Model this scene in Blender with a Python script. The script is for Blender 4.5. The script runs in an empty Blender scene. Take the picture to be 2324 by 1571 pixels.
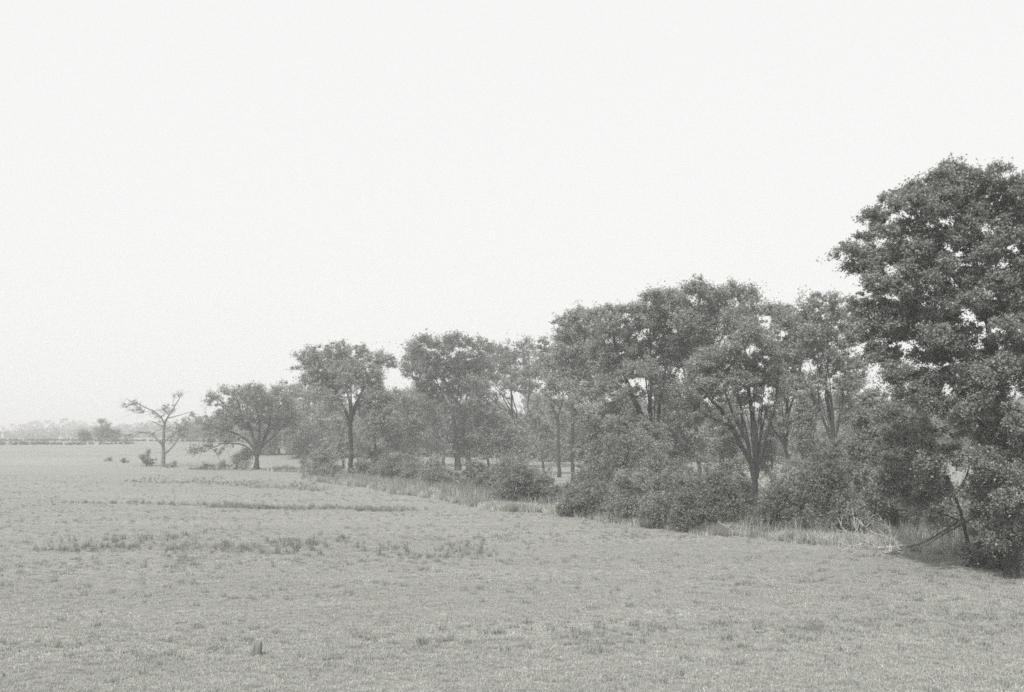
import bpy, math, random
import numpy as np

# ------------------------------------------------------------------ camera, sky, sun, exposure
SC = bpy.context.scene
COL = SC.collection
F, CX, CY, HZ, EYE = 2492.0, 1162.0, 785.5, 988.0, 6.2      # focal length, image centre and eye level in photograph units
PITCH = math.atan((HZ - CY) / F)
cam_d = bpy.data.cameras.new("camera"); cam = bpy.data.objects.new("camera", cam_d); COL.objects.link(cam)
cam_d.sensor_width = 36.0; cam_d.lens = 36.0 * F / 2324.0
cam_d.clip_start = 0.1; cam_d.clip_end = 12000
cam.location = (0, 0, EYE); cam.rotation_euler = (math.pi / 2 + PITCH, 0, 0)
SC.camera = cam

SUN_EL, SUN_AZ = math.radians(49), math.radians(212)          # azimuth clockwise from +Y (view direction): high, behind the camera and a little to its left
w = bpy.data.worlds.new("World"); SC.world = w; w.use_nodes = True
nt = w.node_tree; nt.nodes.clear()
sky = nt.nodes.new("ShaderNodeTexSky"); sky.sky_type = 'NISHITA'; sky.sun_disc = False
sky.sun_elevation = SUN_EL; sky.sun_rotation = SUN_AZ; sky.dust_density = 3.0
hs = nt.nodes.new("ShaderNodeHueSaturation"); hs.inputs["Saturation"].default_value = 0.02
mx = nt.nodes.new("ShaderNodeMix"); mx.data_type = 'RGBA'; mx.inputs["Factor"].default_value = 0.90
bg = nt.nodes.new("ShaderNodeBackground"); bg.inputs["Strength"].default_value = 0.10
out = nt.nodes.new("ShaderNodeOutputWorld")
mx.inputs[7].default_value = (9.9, 9.9, 9.85, 1)              # even veil of bright high cloud
nt.links.new(sky.outputs[0], hs.inputs["Color"]); nt.links.new(hs.outputs[0], mx.inputs[6])
nt.links.new(mx.outputs[2], bg.inputs[0]); nt.links.new(bg.outputs[0], out.inputs[0])

sun_d = bpy.data.lights.new("sun", 'SUN'); sun = bpy.data.objects.new("sun", sun_d); COL.objects.link(sun)
sun_d.energy = 4.8; sun_d.angle = math.radians(1.5); sun_d.color = (1, 0.985, 0.96)
sun.rotation_euler = (math.pi / 2 - SUN_EL, 0, math.pi - SUN_AZ)
sun.location = (0, 0, 60)
SC.view_settings.view_transform = 'Standard'; SC.view_settings.look = 'None'
SC.view_settings.exposure = 0.0; SC.view_settings.gamma = 1.0; SC.view_settings.use_curve_mapping = False
SC.render.engine = 'CYCLES'
cy = SC.cycles
cy.max_bounces = 6; cy.diffuse_bounces = 4; cy.glossy_bounces = 1; cy.transmission_bounces = 4; cy.transparent_max_bounces = 8
cy.volume_bounces = 0; cy.use_denoising = False; cy.filter_width = 1.6
try: cy.denoising_prefilter = 'ACCURATE'
except Exception: pass

rng = np.random.default_rng(7)
random.seed(7)

# ------------------------------------------------------------------ materials (a monochrome photograph: near-neutral greys)
def grey(v): return (v, v * 1.012, v * 0.94, 1)

def new_mat(name):
    m = bpy.data.materials.new(name); m.use_nodes = True
    n = m.node_tree; n.nodes.clear()
    return m, n, n.nodes.new("ShaderNodeOutputMaterial")

def leaf_mat(name, lo, hi, trans=0.35):
    m, n, o = new_mat(name); L = n.links.new
    g = n.nodes.new("ShaderNodeNewGeometry"); oi = n.nodes.new("ShaderNodeObjectInfo")
    tc = n.nodes.new("ShaderNodeTexCoord"); nz = n.nodes.new("ShaderNodeTexNoise"); nz.inputs["Scale"].default_value = 0.55
    nz.inputs["Detail"].default_value = 3
    L(tc.outputs["Object"], nz.inputs["Vector"])
    a = n.nodes.new("ShaderNodeMath"); a.operation = 'MULTIPLY_ADD'; a.inputs[1].default_value = 0.95
    b = n.nodes.new("ShaderNodeMath"); b.operation = 'MULTIPLY_ADD'; b.inputs[1].default_value = 0.9; b.inputs[2].default_value = -0.42
    L(nz.outputs[0], b.inputs[0]); L(g.outputs["Random Per Island"], a.inputs[0]); L(b.outputs[0], a.inputs[2])
    mxx = n.nodes.new("ShaderNodeMix"); mxx.data_type = 'RGBA'
    mxx.inputs[6].default_value = grey(lo); mxx.inputs[7].default_value = grey(hi)
    L(a.outputs[0], mxx.inputs["Factor"])
    d = n.nodes.new("ShaderNodeBsdfPrincipled"); d.inputs["Roughness"].default_value = 0.55
    d.inputs["Specular IOR Level"].default_value = 0.35
    t = n.nodes.new("ShaderNodeBsdfTranslucent"); ms = n.nodes.new("ShaderNodeMixShader"); ms.inputs[0].default_value = trans
    L(mxx.outputs[2], d.inputs["Base Color"]); L(mxx.outputs[2], t.inputs["Color"])
    L(d.outputs[0], ms.inputs[1]); L(t.outputs[0], ms.inputs[2]); L(ms.outputs[0], o.inputs[0])
    return m

def bark_mat(name, lo, hi):
    m, n, o = new_mat(name); L = n.links.new
    tc = n.nodes.new("ShaderNodeTexCoord"); mp = n.nodes.new("ShaderNodeMapping"); mp.inputs["Scale"].default_value = (9, 9, 1.6)
    nz = n.nodes.new("ShaderNodeTexNoise"); nz.inputs["Scale"].default_value = 1.5; nz.inputs["Detail"].default_value = 6
    L(tc.outputs["Object"], mp.inputs[0]); L(mp.outputs[0], nz.inputs["Vector"])
    r = n.nodes.new("ShaderNodeValToRGB"); r.color_ramp.elements[0].position = 0.35; r.color_ramp.elements[1].position = 0.68
    r.color_ramp.elements[0].color = grey(lo); r.color_ramp.elements[1].color = grey(hi)
    L(nz.outputs[0], r.inputs[0])
    d = n.nodes.new("ShaderNodeBsdfPrincipled"); d.inputs["Roughness"].default_value = 0.9
    bp = n.nodes.new("ShaderNodeBump"); bp.inputs["Strength"].default_value = 0.6; bp.inputs["Distance"].default_value = 0.04
    L(nz.outputs[0], bp.inputs["Height"]); L(bp.outputs[0], d.inputs["Normal"])
    L(r.outputs[0], d.inputs["Base Color"]); L(d.outputs[0], o.inputs[0])
    return m

def ground_mat():
    m, n, o = new_mat("meadow"); L = n.links.new
    tc = n.nodes.new("ShaderNodeTexCoord")
    def noise(sx, sy, sc, det, rot=0.0):
        mp = n.nodes.new("ShaderNodeMapping"); mp.inputs["Scale"].default_value = (sx, sy, 1); mp.inputs["Rotation"].default_value = (0, 0, rot)
        z = n.nodes.new("ShaderNodeTexNoise"); z.inputs["Scale"].default_value = sc; z.inputs["Detail"].default_value = det
        z.inputs["Roughness"].default_value = 0.65
        L(tc.outputs["Object"], mp.inputs[0]); L(mp.outputs[0], z.inputs["Vector"]); return z.outputs[0]
    def ma(op, a, b, c=None):
        q = n.nodes.new("ShaderNodeMath"); q.operation = op
        for i, v in enumerate((a, b, c)):
            if v is None: continue
            if isinstance(v, (int, float)): q.inputs[i].default_value = v
            else: L(v, q.inputs[i])
        return q.outputs[0]
    big = noise(0.35, 1.0, 0.05, 4, 0.12)      # broad patches stretched across the view
    mid = noise(0.4, 1.3, 0.5, 5, -0.35)       # mown swaths
    fine = noise(1, 1.2, 5.0, 6)
    s = ma('MULTIPLY_ADD', big, 0.36, 0.0); s = ma('MULTIPLY_ADD', mid, 0.26, s); s = ma('MULTIPLY_ADD', fine, 0.38, s)
    r = n.nodes.new("ShaderNodeValToRGB")
    e = r.color_ramp.elements; e[0].position = 0.36; e[1].position = 0.64
    e[0].color = grey(0.185); e[1].color = grey(0.285)
    L(s, r.inputs[0])
    d = n.nodes.new("ShaderNodeBsdfPrincipled"); d.inputs["Roughness"].default_value = 0.95; d.inputs["Specular IOR Level"].default_value = 0.1
    bp = n.nodes.new("ShaderNodeBump"); bp.inputs["Strength"].default_value = 0.8; bp.inputs["Distance"].default_value = 0.12
    L(fine, bp.inputs["Height"]); L(bp.outputs[0], d.inputs["Normal"])
    L(r.outputs[0], d.inputs["Base Color"]); L(d.outputs[0], o.inputs[0])
    return m

M = {
    'maple': leaf_mat('maple_leaf', 0.12, 0.42, 0.40),
    'elm': leaf_mat('elm_leaf', 0.16, 0.45, 0.42),
    'elm_dark': leaf_mat('dark_leaf', 0.12, 0.36, 0.42),
    'elm_pale': leaf_mat('pale_leaf', 0.16, 0.38, 0.42),
    'brush': leaf_mat('brush_leaf', 0.13, 0.36, 0.40),
    'grass': leaf_mat('grass_blade', 0.32, 0.56, 0.42),
    'grass_dark': leaf_mat('green_weed_blade', 0.20, 0.36, 0.42),
    'grass_pale': leaf_mat('dry_grass_blade', 0.42, 0.70, 0.30),
    'bark': bark_mat('bark', 0.02, 0.05),
    'bark_grey': bark_mat('weathered_bark', 0.09, 0.18),
    'dead': bark_mat('bleached_wood', 0.34, 0.54),
    'dead_dark': bark_mat('dead_bark', 0.06, 0.14),
    'post': bark_mat('post_wood', 0.12, 0.24),
    'ground': ground_mat(),
}

# ------------------------------------------------------------------ terrain
def sstep(a, b, v):
    t = np.clip((v - a) / (b - a), 0, 1); return t * t * (3 - 2 * t)

def ground_z(x, y):
    x = np.asarray(x, float); y = np.asarray(y, float)
    d = np.sqrt(x * x + y * y)
    near = sstep(12, 40, d)
    z = near * (0.10 * np.sin(x * 0.21 + y * 0.05 + 1.0) * np.sin(y * 0.13 + 0.7) + 0.12 * np.sin(x * 0.06 - y * 0.045)
                + 0.05 * np.sin(x * 0.55 + 2) * np.sin(y * 0.42))
    # a shallow draw behind the field edge, then the far field climbs to the horizon
    edge = y + 0.25 * x
    z = z - 1.0 * sstep(195, 212, edge) * (1 - sstep(225, 270, edge)) * sstep(30, -20, x)
    z = z + 3.9 * sstep(230, 430, y) + 0.9 * sstep(500, 1500, y)
    return z

def at(px, py, fwd=0.0):
    """point of the ground seen at picture units (px, py), pushed fwd metres on"""
    ray = np.array([(px - CX) / F, 1.0, (CY - py) / F])
    c, s = math.cos(PITCH), math.sin(PITCH)
    dx, dy, dz = ray[0], ray[1] * c - ray[2] * s, ray[1] * s + ray[2] * c
    tt = np.geomspace(5, 3000, 6000); hit = EYE + tt * dz <= ground_z(tt * dx, tt * dy)
    t = float(tt[int(np.argmax(hit))]) + fwd
    x, y = t * dx, t * dy
    return np.array([x, y, float(ground_z(x, y))])

def lin(vals, n0):  return np.sign(vals) * (np.abs(vals)) ** n0
def ground_mesh():
    ys = np.concatenate([np.arange(-80, 20, 4.0), np.arange(20, 120, 1.2), np.arange(120, 260, 2.5), np.geomspace(260, 1500, 60)])
    xs = np.concatenate([-np.geomspace(110, 1500, 30)[::-1], np.arange(-108, 108, 2.0), np.geomspace(110, 1500, 30)])
    X, Y = np.meshgrid(xs, ys); Z = ground_z(X, Y)
    nx, ny = len(xs), len(ys)
    v = np.stack([X.ravel(), Y.ravel(), Z.ravel()], 1)
    i = np.arange(nx * ny).reshape(ny, nx)
    f = np.stack([i[:-1, :-1], i[:-1, 1:], i[1:, 1:], i[1:, :-1]], -1).reshape(-1, 4)
    return v, f

def mesh_obj(name, v, f, mat, parent=None, smooth=False, loc=None):
    v = np.asarray(v, np.float32); f = np.asarray(f, np.int32); k = f.shape[1]
    me = bpy.data.meshes.new(name)
    me.vertices.add(len(v)); me.vertices.foreach_set("co", v.ravel())
    me.loops.add(f.size); me.loops.foreach_set("vertex_index", f.ravel())
    me.polygons.add(len(f)); me.polygons.foreach_set("loop_start", np.arange(0, f.size, k, dtype=np.int32))
    me.polygons.foreach_set("loop_total", np.full(len(f), k, np.int32))
    if smooth: me.polygons.foreach_set("use_smooth", np.ones(len(f), bool))
    me.update(calc_edges=True); me.validate()
    me.materials.append(mat)
    o = bpy.data.objects.new(name, me); COL.objects.link(o)
    if parent is not None: o.parent = parent
    if loc is not None: o.location = loc
    return o

def thing(name, loc, label, cat, group=None):
    o = bpy.data.objects.new(name, None); COL.objects.link(o)
    o.location = tuple(float(c) for c in loc); o.empty_display_size = 0.5
    o['label'] = label; o['category'] = cat
    if group: o['group'] = group
    return o

v, f = ground_mesh()
g = mesh_obj("ground", v, f, M['ground'], smooth=True); g['kind'] = 'structure'

# ------------------------------------------------------------------ haze over the whole landscape
def haze_box():
    m, n, o = new_mat("haze_air")
    p = n.nodes.new("ShaderNodeVolumePrincipled"); p.inputs["Density"].default_value = 0.0010
    p.inputs["Color"].default_value = (1, 1, 0.995, 1); p.inputs["Anisotropy"].default_value = 0.0
    n.links.new(p.outputs[0], o.inputs["Volume"])
    x0, x1, y0, y1, z0, z1 = -1510, 1510, -130, 1510, -3.5, 23.5
    v = [(x, y, z) for x in (x0, x1) for y in (y0, y1) for z in (z0, z1)]
    f = [(0, 1, 3, 2), (4, 6, 7, 5), (0, 4, 5, 1), (2, 3, 7, 6), (0, 2, 6, 4), (1, 5, 7, 3)]
    h = mesh_obj("haze", v, f, m); h['kind'] = 'stuff'; h['label'] = 'pale summer haze hanging over the fields'
haze_box()

LK = 1.2   # main limbs a little stouter than first measured
# ------------------------------------------------------------------ tubes, leaves and the tree builder
def unit(a): return a / (np.linalg.norm(a, axis=-1, keepdims=True) + 1e-9)

def tubes(lines, sides=6):
    """lines: list of (points Nx3, radii N) -> one vertex/face set"""
    V, Fc, off = [], [], 0
    ang = np.linspace(0, 2 * math.pi, sides, endpoint=False)
    for P, R in lines:
        P = np.asarray(P, float); R = np.asarray(R, float); n = len(P)
        T = unit(np.gradient(P, axis=0))
        ref = np.array([0.0, 1.0, 0.0]) if abs(T[0][1]) < 0.8 else np.array([1.0, 0, 0])
        A = unit(np.cross(T, ref)); B = np.cross(T, A)
        ring = P[:, None] + R[:, None, None] * (np.cos(ang)[None, :, None] * A[:, None] + np.sin(ang)[None, :, None] * B[:, None])
        V.append(ring.reshape(-1, 3))
        i = np.arange(n * sides).reshape(n, sides) + off
        j = np.roll(i, -1, axis=1)
        Fc.append(np.stack([i[:-1], j[:-1], j[1:], i[1:]], -1).reshape(-1, 4)); off += n * sides
    return np.concatenate(V), np.concatenate(Fc)

def smooth_line(P, step):
    """Catmull-Rom through the given points"""
    P = np.asarray(P, float)
    if len(P) == 2: P = np.array([P[0], (P[0] + P[1]) / 2, P[1]])
    Q = np.vstack([2 * P[0] - P[1], P, 2 * P[-1] - P[-2]]); outp = []
    for i in range(1, len(Q) - 2):
        L = np.linalg.norm(Q[i + 1] - Q[i]); k = max(2, int(L / step))
        t = np.linspace(0, 1, k, endpoint=False)[:, None]
        a, b, c, d = Q[i - 1], Q[i], Q[i + 1], Q[i + 2]
        outp.append(0.5 * (2 * b + (c - a) * t + (2 * a - 5 * b + 4 * c - d) * t ** 2 + (-a + 3 * b - 3 * c + d) * t ** 3))
    outp.append(P[-1:]); return np.vstack(outp)

def leaf_quads(C, size, up=0.7, aspect=0.62, rg=rng, axis=None):
    n = len(C)
    N = unit(rg.normal(size=(n, 3)) + np.array([0, 0, up]))
    A = rg.normal(size=(n, 3)) if axis is None else axis + 0.6 * rg.normal(size=(n, 3))
    A = unit(A - N * (A * N).sum(1, keepdims=True)); B = np.cross(N, A)
    s = (size * rg.uniform(0.65, 1.3, n))[:, None] * 0.5
    V = np.stack([C - A * s * 0.6 + B * s * aspect * 1.15, C - A * s * 0.6 - B * s * aspect * 1.15, C + A * s * 1.05 + B * s * rg.uniform(-.4, .4, (n, 1))], 1).reshape(-1, 3)
    return V, np.arange(n * 3).reshape(n, 3)

def build_tree(name, label, cat, base, trunk, limbs, lobes, tw=9, rc=13, leaf=5.0, dens=1.0, nleaf=130, mat='elm', bark='bark',
               group=None, seed=1, droop=0.25, depth=1.0, autolimbs=0, stems=0, twig_step=3, cluster_keep=1.0, fwd=0.0, base_at=None, local=False):
    """trunk, limbs, lobes in picture units; every distance is turned into metres at the tree's own place"""
    rg = np.random.default_rng(seed); rc *= 1.2; leaf *= 1.05; nleaf *= 0.68
    b = at(base[0], base[1], fwd) if base_at is None else np.array(base_at, float)
    D = math.hypot(b[1], 0.0) ; s = D / F
    root = thing(name, b, label, cat, group)
    def loc(px, py, dy=0.0):
        return np.array([(px - base[0]) * s, dy, (base[1] - py) * s])
    W = max([abs(l[0] - base[0]) + l[2] for l in lobes]) * s if lobes else 1.0
    xs = np.array([l[0] for l in lobes]) if lobes else np.array([base[0]])
    ymid = np.mean([l[1] for l in lobes]) if lobes else 0
    cxm = (xs.min() + xs.max()) / 2; half = max(20.0, (xs.max() - xs.min()) / 2 + 20)
    # lobes in metres, pushed in depth so that the crown is as deep as it is wide
    LB = []
    for i, l in enumerate(lobes):
        cx_, cy_, rx, ry = l[:4]
        if cat == 'tree' and cy_ < ymid: cy_ += rc * 0.75
        if len(l) > 4: dy = l[4] * s
        else:
            room = math.sqrt(max(0.05, 1 - ((cx_ - cxm) / half) ** 2)) * half * s * 0.75 * depth
            dy = rg.uniform(-1, 1) * room
        LB.append((loc(cx_, cy_, dy), rx * s * 1.15, (rx + ry) * 0.6 * s * (0.7 + 0.5 * depth), ry * s * 1.2))
    # main wood
    step = 12 * s
    T = [loc(p[0], p[1], (p[2] if len(p) > 2 else 0) * s) for p in trunk]
    TP = smooth_line(T, step); n = len(TP)
    TP[1:, :2] += rg.normal(0, 0.6 * s, (n - 1, 2))
    tt = np.linspace(0, 1, n); TR = (tw / 2 * s) * (1 - 0.35 * tt); TR[0] *= 1.45
    if n > 2: TR[1] *= 1.15
    TP[0, 2] -= 0.25
    segs = []                                            # skeleton nodes
    NP, ND = [TP], [unit(np.gradient(TP, axis=0))]
    usable = [np.linspace(0, 1, n) > 0.55]
    LL = []
    if autolimbs and LB:
        top = TP[-1]
        order = sorted(LB, key=lambda q: -np.linalg.norm(q[0] - top))[:autolimbs]
        for q in order:
            e = top + (q[0] - top) * rg.uniform(0.75, 0.95)
            k = TP[int(n * rg.uniform(0.6, 0.98)) if n > 3 else -1]
            mid = k + (e - k) * 0.5 + np.array([0, 0, -0.02]) + np.array([-(e - k)[0] * 0.10, -(e - k)[1] * .1, abs((e - k)[0]) * 0.12])
            LL.append((np.array([k, mid, e]), tw * 0.32))
    for li in limbs:
        r0 = li[0]; pts = li[1:]; k = len(pts)
        d_end = rg.uniform(-1, 1) * 22 * depth
        P = [loc(p[0], p[1], (p[2] if len(p) > 2 else d_end * (i / max(1, k - 1)) ** 1.2) * s) for i, p in enumerate(pts)]
        LL.append((np.array(P), r0))
    n_before = len(LL)
    for _ in range(stems):
        q = LB[rg.integers(len(LB))]; k = TP[int(n * rg.uniform(0.8, 0.99))]; e = q[0] + rg.normal(size=3) * 8 * s
        if e[2] < k[2] + 60 * s: continue
        mid = k + (e - k) * 0.45 + np.array([-(e - k)[0] * 0.08, -(e - k)[1] * .08, abs((e - k)[0]) * 0.08]) + rg.normal(size=3) * 3 * s
        LL.append((np.array([k, mid, e]), rg.uniform(2.0, 4.2)))
    stems_n = len(LL) - n_before; lp = []
    for P, r0 in LL:
        Q = smooth_line(P, step * 0.8); Q[1:] += rg.normal(0, 0.5 * s, (len(Q) - 1, 3))
        R = (r0 * LK / 2 * s) * (1 - 0.72 * np.linspace(0, 1, len(Q)) ** 0.9)
        lp.append((Q, R)); NP.append(Q); ND.append(unit(np.gradient(Q, axis=0))); usable.append(np.linspace(0, 1, len(Q)) > 0.15)
    # clusters inside the lobes
    C = np.zeros((6000, 3)); nc = 0
    for c, ax, ay, az in LB:
        k = max(2, int(round(7.6 * dens * (ax * az) / (rc * s) ** 2)))
        for _ in range(k * 3):
            if k <= 0: break
            d = unit(rg.normal(size=3)); r = rg.uniform(0.15, 1) ** 0.45 * (rg.uniform(1.05, 1.4) if rg.uniform() < 0.22 else 1.0)
            p = c + d * r * np.array([ax, ay, az]) * 0.92
            if nc and ((C[:nc] - p) ** 2).sum(1).min() < (rc * s * 0.3) ** 2: continue
            C[nc] = p; nc += 1; k -= 1
    C = C[:nc]
    if cat == 'tree' and dens > 0.6 and lp and lobes:
        ex = []
        for Q, R in lp[:len(lp) - stems_n] if stems_n else lp:
            nn = int(np.linalg.norm(np.diff(Q, axis=0), axis=1).sum() / (12 * s))
            for _ in range(nn):
                tq = rg.uniform(0.52, 1.0); q = Q[int(tq * (len(Q) - 1))]
                ex.append(q + rg.normal(size=3) * np.array([15, 15, 11]) * s + np.array([0, 0, -4 * s]))
        if ex: C = np.vstack([C, np.array(ex)])
    if cluster_keep < 1: C = C[rg.uniform(size=len(C)) < cluster_keep]
    if len(C):
        gz = ground_z(C[:, 0] + b[0], C[:, 1] + b[1]) - b[2]
        C[:, 2] = np.maximum(C[:, 2], gz + rc * s * 0.35)
    # branches to each cluster
    nodes = np.vstack([a[u] for a, u in zip(NP, usable)]); dirs = np.vstack([a[u] for a, u in zip(ND, usable)])
    br = []
    if len(C):
        ctr = TP[-1]
        for p in C[np.argsort(np.linalg.norm(C - ctr, axis=1))]:
            dv = p - nodes; dist = np.linalg.norm(dv, axis=1)
            cosd = (dv * dirs).sum(1) / (dist + 1e-6)
            cost = dist * (1.35 - 0.55 * cosd) + 0.5 * np.maximum(0, nodes[:, 2] - p[2])
            k = int(np.argmin(cost)); a = nodes[k]; L = dist[k]
            if L < 1e-3: continue
            ctrl = a + unit(dirs[k] * 0.9 + np.array([0, 0, 0.35]) + unit(p - a) * 0.8) * L * 0.5
            m = max(3, min(7, int(L / (11 * s)) + 2)); t = np.linspace(0, 1, m)[:, None]
            Q = (1 - t) ** 2 * a + 2 * t * (1 - t) * ctrl + t ** 2 * p
            Q[1:-1] += rg.normal(0, 0.5 * s, (m - 2, 3)) if m > 2 else 0
            r0 = min(2.6, 0.8 + L / s * 0.022) * 0.5 * s
            br.append((Q, np.linspace(r0, 0.28 * s, m)))
            nodes = np.vstack([nodes, Q[1:]]); dirs = np.vstack([dirs, unit(np.gradient(Q, axis=0))[1:]])
    v, f = tubes([(TP, TR)], 9); mesh_obj("trunk" if cat != 'bush' else "stem", v, f, M[bark], root, True)
    for q in lp:
        v, f = tubes([q], 7); mesh_obj("limb", v, f, M[bark], root, True)
    # twigs with leaves
    if len(C):
        nt_ = 9
        rr = rc * s * rg.uniform(0.4, 1.3, len(C))
        out = unit(C - (ctr + np.array([0, 0, 0])) )
        dirT = unit(rg.normal(size=(len(C), nt_, 3)) * np.array([1, 1, 0.6]) + out[:, None] * (0.5 if cat == 'bush' else 1.15) + np.array([0, 0, 0.7 if cat == 'bush' else 0.15]))
        TL = rr[:, None, None] * rg.gamma(5.0, 0.23, (len(C), nt_, 1))
        end = C[:, None] + dirT * TL - np.array([0, 0, 1]) * droop * TL
        for ci in range(len(C)):
            for ti in range(0, nt_, 5 if cat == 'bush' else twig_step):
                br.append((np.array([C[ci], end[ci, ti]]), np.array([0.26, 0.12]) * s))
        per = max(3, int(nleaf / nt_))
        t = rg.uniform(0.25, 1.08, (len(C), nt_, per, 1))
        Pp = C[:, None, None] * (1 - t) + end[:, :, None] * t + rg.normal(size=(len(C), nt_, per, 3)) * (rr[:, None, None, None] * 0.2)
        Pp = Pp.reshape(-1, 3)
        ax = np.repeat((dirT - np.array([0, 0, 0.35]))[:, :, None], per, 2).reshape(-1, 3)
        v, f = leaf_quads(Pp, np.full(len(Pp), leaf * s), rg=rg, axis=ax)
        mesh_obj("crown", v, f, M[mat], root)
    if br:
        thick = br
        v, f = tubes(thick, 3); o = mesh_obj("branch", v, f, M[bark], root, True); o['kind'] = 'stuff'
    return root

def fill_lobes(poly, step, rx, ry, seed):
    rg = np.random.default_rng(seed); P = np.array(poly, float); outl = []
    for gx in np.arange(P[:, 0].min(), P[:, 0].max(), step):
        for gy in np.arange(P[:, 1].min(), P[:, 1].max(), step):
            x, y = gx + rg.uniform(-.45, .45) * step, gy + rg.uniform(-.45, .45) * step; c = False
            for i in range(len(P)):
                a, b_ = P[i], P[i - 1]
                if (a[1] > y) != (b_[1] > y) and x < (b_[0] - a[0]) * (y - a[1]) / (b_[1] - a[1]) + a[0]: c = not c
            if c: outl.append((x, y, rx * rg.uniform(.5, 1.5), ry * rg.uniform(.5, 1.4)))
    return outl

def bush(x, yb, wd, ht, label, mat='brush', seed=1, leaf=4.6, rc=9.0, dens=0.95, nleaf=110, fwd=0.0, name='bush', group=None, cone=False, bark='bark'):
    rg = np.random.default_rng(seed * 13 + 5)
    lobes = []; rc *= 1.0 + 0.35 * (ht > 75); dens *= 0.75; leaf *= 0.86
    k = 5 if wd > 50 else 3
    for i in range(k):
        u = (i + 0.5) / k * 2 - 1
        hh = ht * (0.46 + 0.14 * (1 - u * u)) * rg.uniform(0.6, 1.35)
        lobes.append((x + u * wd * 0.4, yb - hh * 0.6, wd * 0.26, hh * 0.6))
    lobes.append((x + rg.uniform(-.2, .2) * wd, yb - ht * 0.72, wd * 0.30, ht * 0.25))
    if ht > 40:
        for _ in range(4):
            q = rg.uniform(-.5, .5); lobes.append((x + q * wd, yb - ht * rg.uniform(.55, 1.12) * (1 - q * q), wd * 0.07, ht * 0.12))
    if cone: lobes = [(x, yb - ht * .25, wd * .42, ht * .2), (x, yb - ht * .5, wd * .3, ht * .2), (x, yb - ht * .78, wd * .15, ht * .2)]
    limbs = [(1.6, (x, yb - 2), (x + a * wd * 0.15, yb - ht * 0.3), (x + a * wd * 0.33, yb - ht * 0.62)) for a in (-1, -0.4, 0.5, 1)]
    return build_tree(name, label, 'bush', (x, yb), [(x, yb), (x, yb - ht * 0.25), (x + 2, yb - ht * 0.6)], limbs, lobes, tw=2.6, rc=rc, leaf=leaf,
                      dens=dens, nleaf=nleaf, mat=mat, seed=seed, fwd=fwd, group=group, droop=0.15, bark=bark)

# ------------------------------------------------------------------ the near and middle trees
build_tree('bare_tree', 'almost leafless dying tree with crooked limbs standing alone out in the field', 'tree', (369.4, 1060),
    [(369.4, 1060), (369.9, 1030), (369, 997), (371, 962)],
    [(4.2, (371, 966), (377.3, 948), (387, 931.8), (399, 910), (409, 893)),
     (4.6, (367, 1010), (351, 994.6), (332, 982), (310, 983.7), (291, 994)),
     (3.4, (371, 962), (364, 949), (351, 937), (324, 923.6), (305, 915), (288, 907)),
     (3.6, (371, 1004), (395, 983.7), (414, 969), (420, 956)),
     (3.8, (371, 1032), (389.6, 1016), (403, 997), (410, 985)),
     (2.4, (378, 950), (398, 945), (414, 940), (428, 934.5)),
     (1.6, (369, 1031.5), (359, 1028), (348.6, 1030)),
     (2.2, (371, 975), (352, 960), (338, 957))],
    [(396, 925, 12, 14), (382, 930, 8, 12), (422, 948, 10, 10), (298, 918, 14, 8), (330, 928, 14, 9), (412, 980, 12, 14), (360, 945, 12, 10), (408, 893, 12, 7), (291, 906, 12, 6), (305, 915, 14, 5), (345, 932, 8, 5), (418, 955, 9, 9), (405, 972, 16, 12), (392, 990, 14, 10), (424, 933, 8, 5), (357, 968, 9, 7), (300, 989, 14, 7), (330, 984, 14, 4), (275, 1000, 8, 6)],
    tw=9, rc=7.5, leaf=2.0, dens=0.6, nleaf=20, mat='elm', bark='bark_grey', seed=3, twig_step=1)
build_tree('elm_tree', 'lone vase-shaped elm whose low left bough droops to the field beside the bare tree', 'tree', (582, 1065.7),
    [(582, 1065.7), (582.5, 1048), (583.7, 1034)],
    [(7, (584, 1036), (591.9, 1011), (605.5, 983.7), (613.7, 942.7), (624.7, 895)),
     (4.5, (588, 1022), (603, 1004), (622, 989), (646.5, 960)),
     (7, (583, 1038), (578, 1011), (564.5, 972.7), (542.7, 934.5), (528, 885)),
     (5.5, (581, 1030), (564.5, 1006), (529, 983.7), (482.6, 973), (452, 960)),
     (4.0, (579, 1034), (553.6, 1012), (510, 1007), (482.6, 1016.5), (462, 1027)),
     (5, (582, 1020), (588, 973), (581, 929), (575, 885)),
     (3.5, (564, 970), (535, 948), (500, 925), (480, 905))],
    [(515, 884, 34, 18), (485, 902, 20, 14), (552, 890, 34, 22), (585, 885, 28, 18), (632, 885, 34, 20), (600, 905, 40, 22), (540, 920, 38, 20), (640, 915, 30, 25), (585, 940, 46, 20), (545, 950, 26, 16), (625, 960, 24, 18), (655, 975, 18, 14), (520, 945, 24, 12), (500, 925, 24, 10),
     (470, 955, 30, 14), (505, 968, 38, 12), (545, 965, 32, 16), (480, 982, 26, 8), (459, 1022, 15, 10), (475, 1010, 12, 7), (648, 948, 24, 22)],
    tw=12, rc=9.0, leaf=3.3, dens=0.72, nleaf=95, mat='elm', seed=4, stems=5)
build_tree('tree', 'dark-trunked tree with drooping left boughs just left of the tall vase-shaped elm', 'tree', (735, 1046),
    [(735, 1046), (732, 1000), (728, 960), (727, 925)],
    [(5, (729, 960), (708, 940), (685, 905), (670, 890)), (4.5, (731, 985), (705, 975), (685, 985), (662, 1000)), (4, (727, 930), (735, 905), (745, 880))],
    [(690, 888, 34, 18), (722, 900, 36, 26), (664, 912, 22, 24), (688, 930, 32, 20), (700, 972, 30, 14), (675, 990, 24, 14), (716, 1000, 20, 16), (745, 925, 24, 25), (655, 1005, 12, 8)],
    tw=9, rc=10, leaf=3.5, nleaf=100, mat='elm', seed=5, fwd=8)
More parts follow.
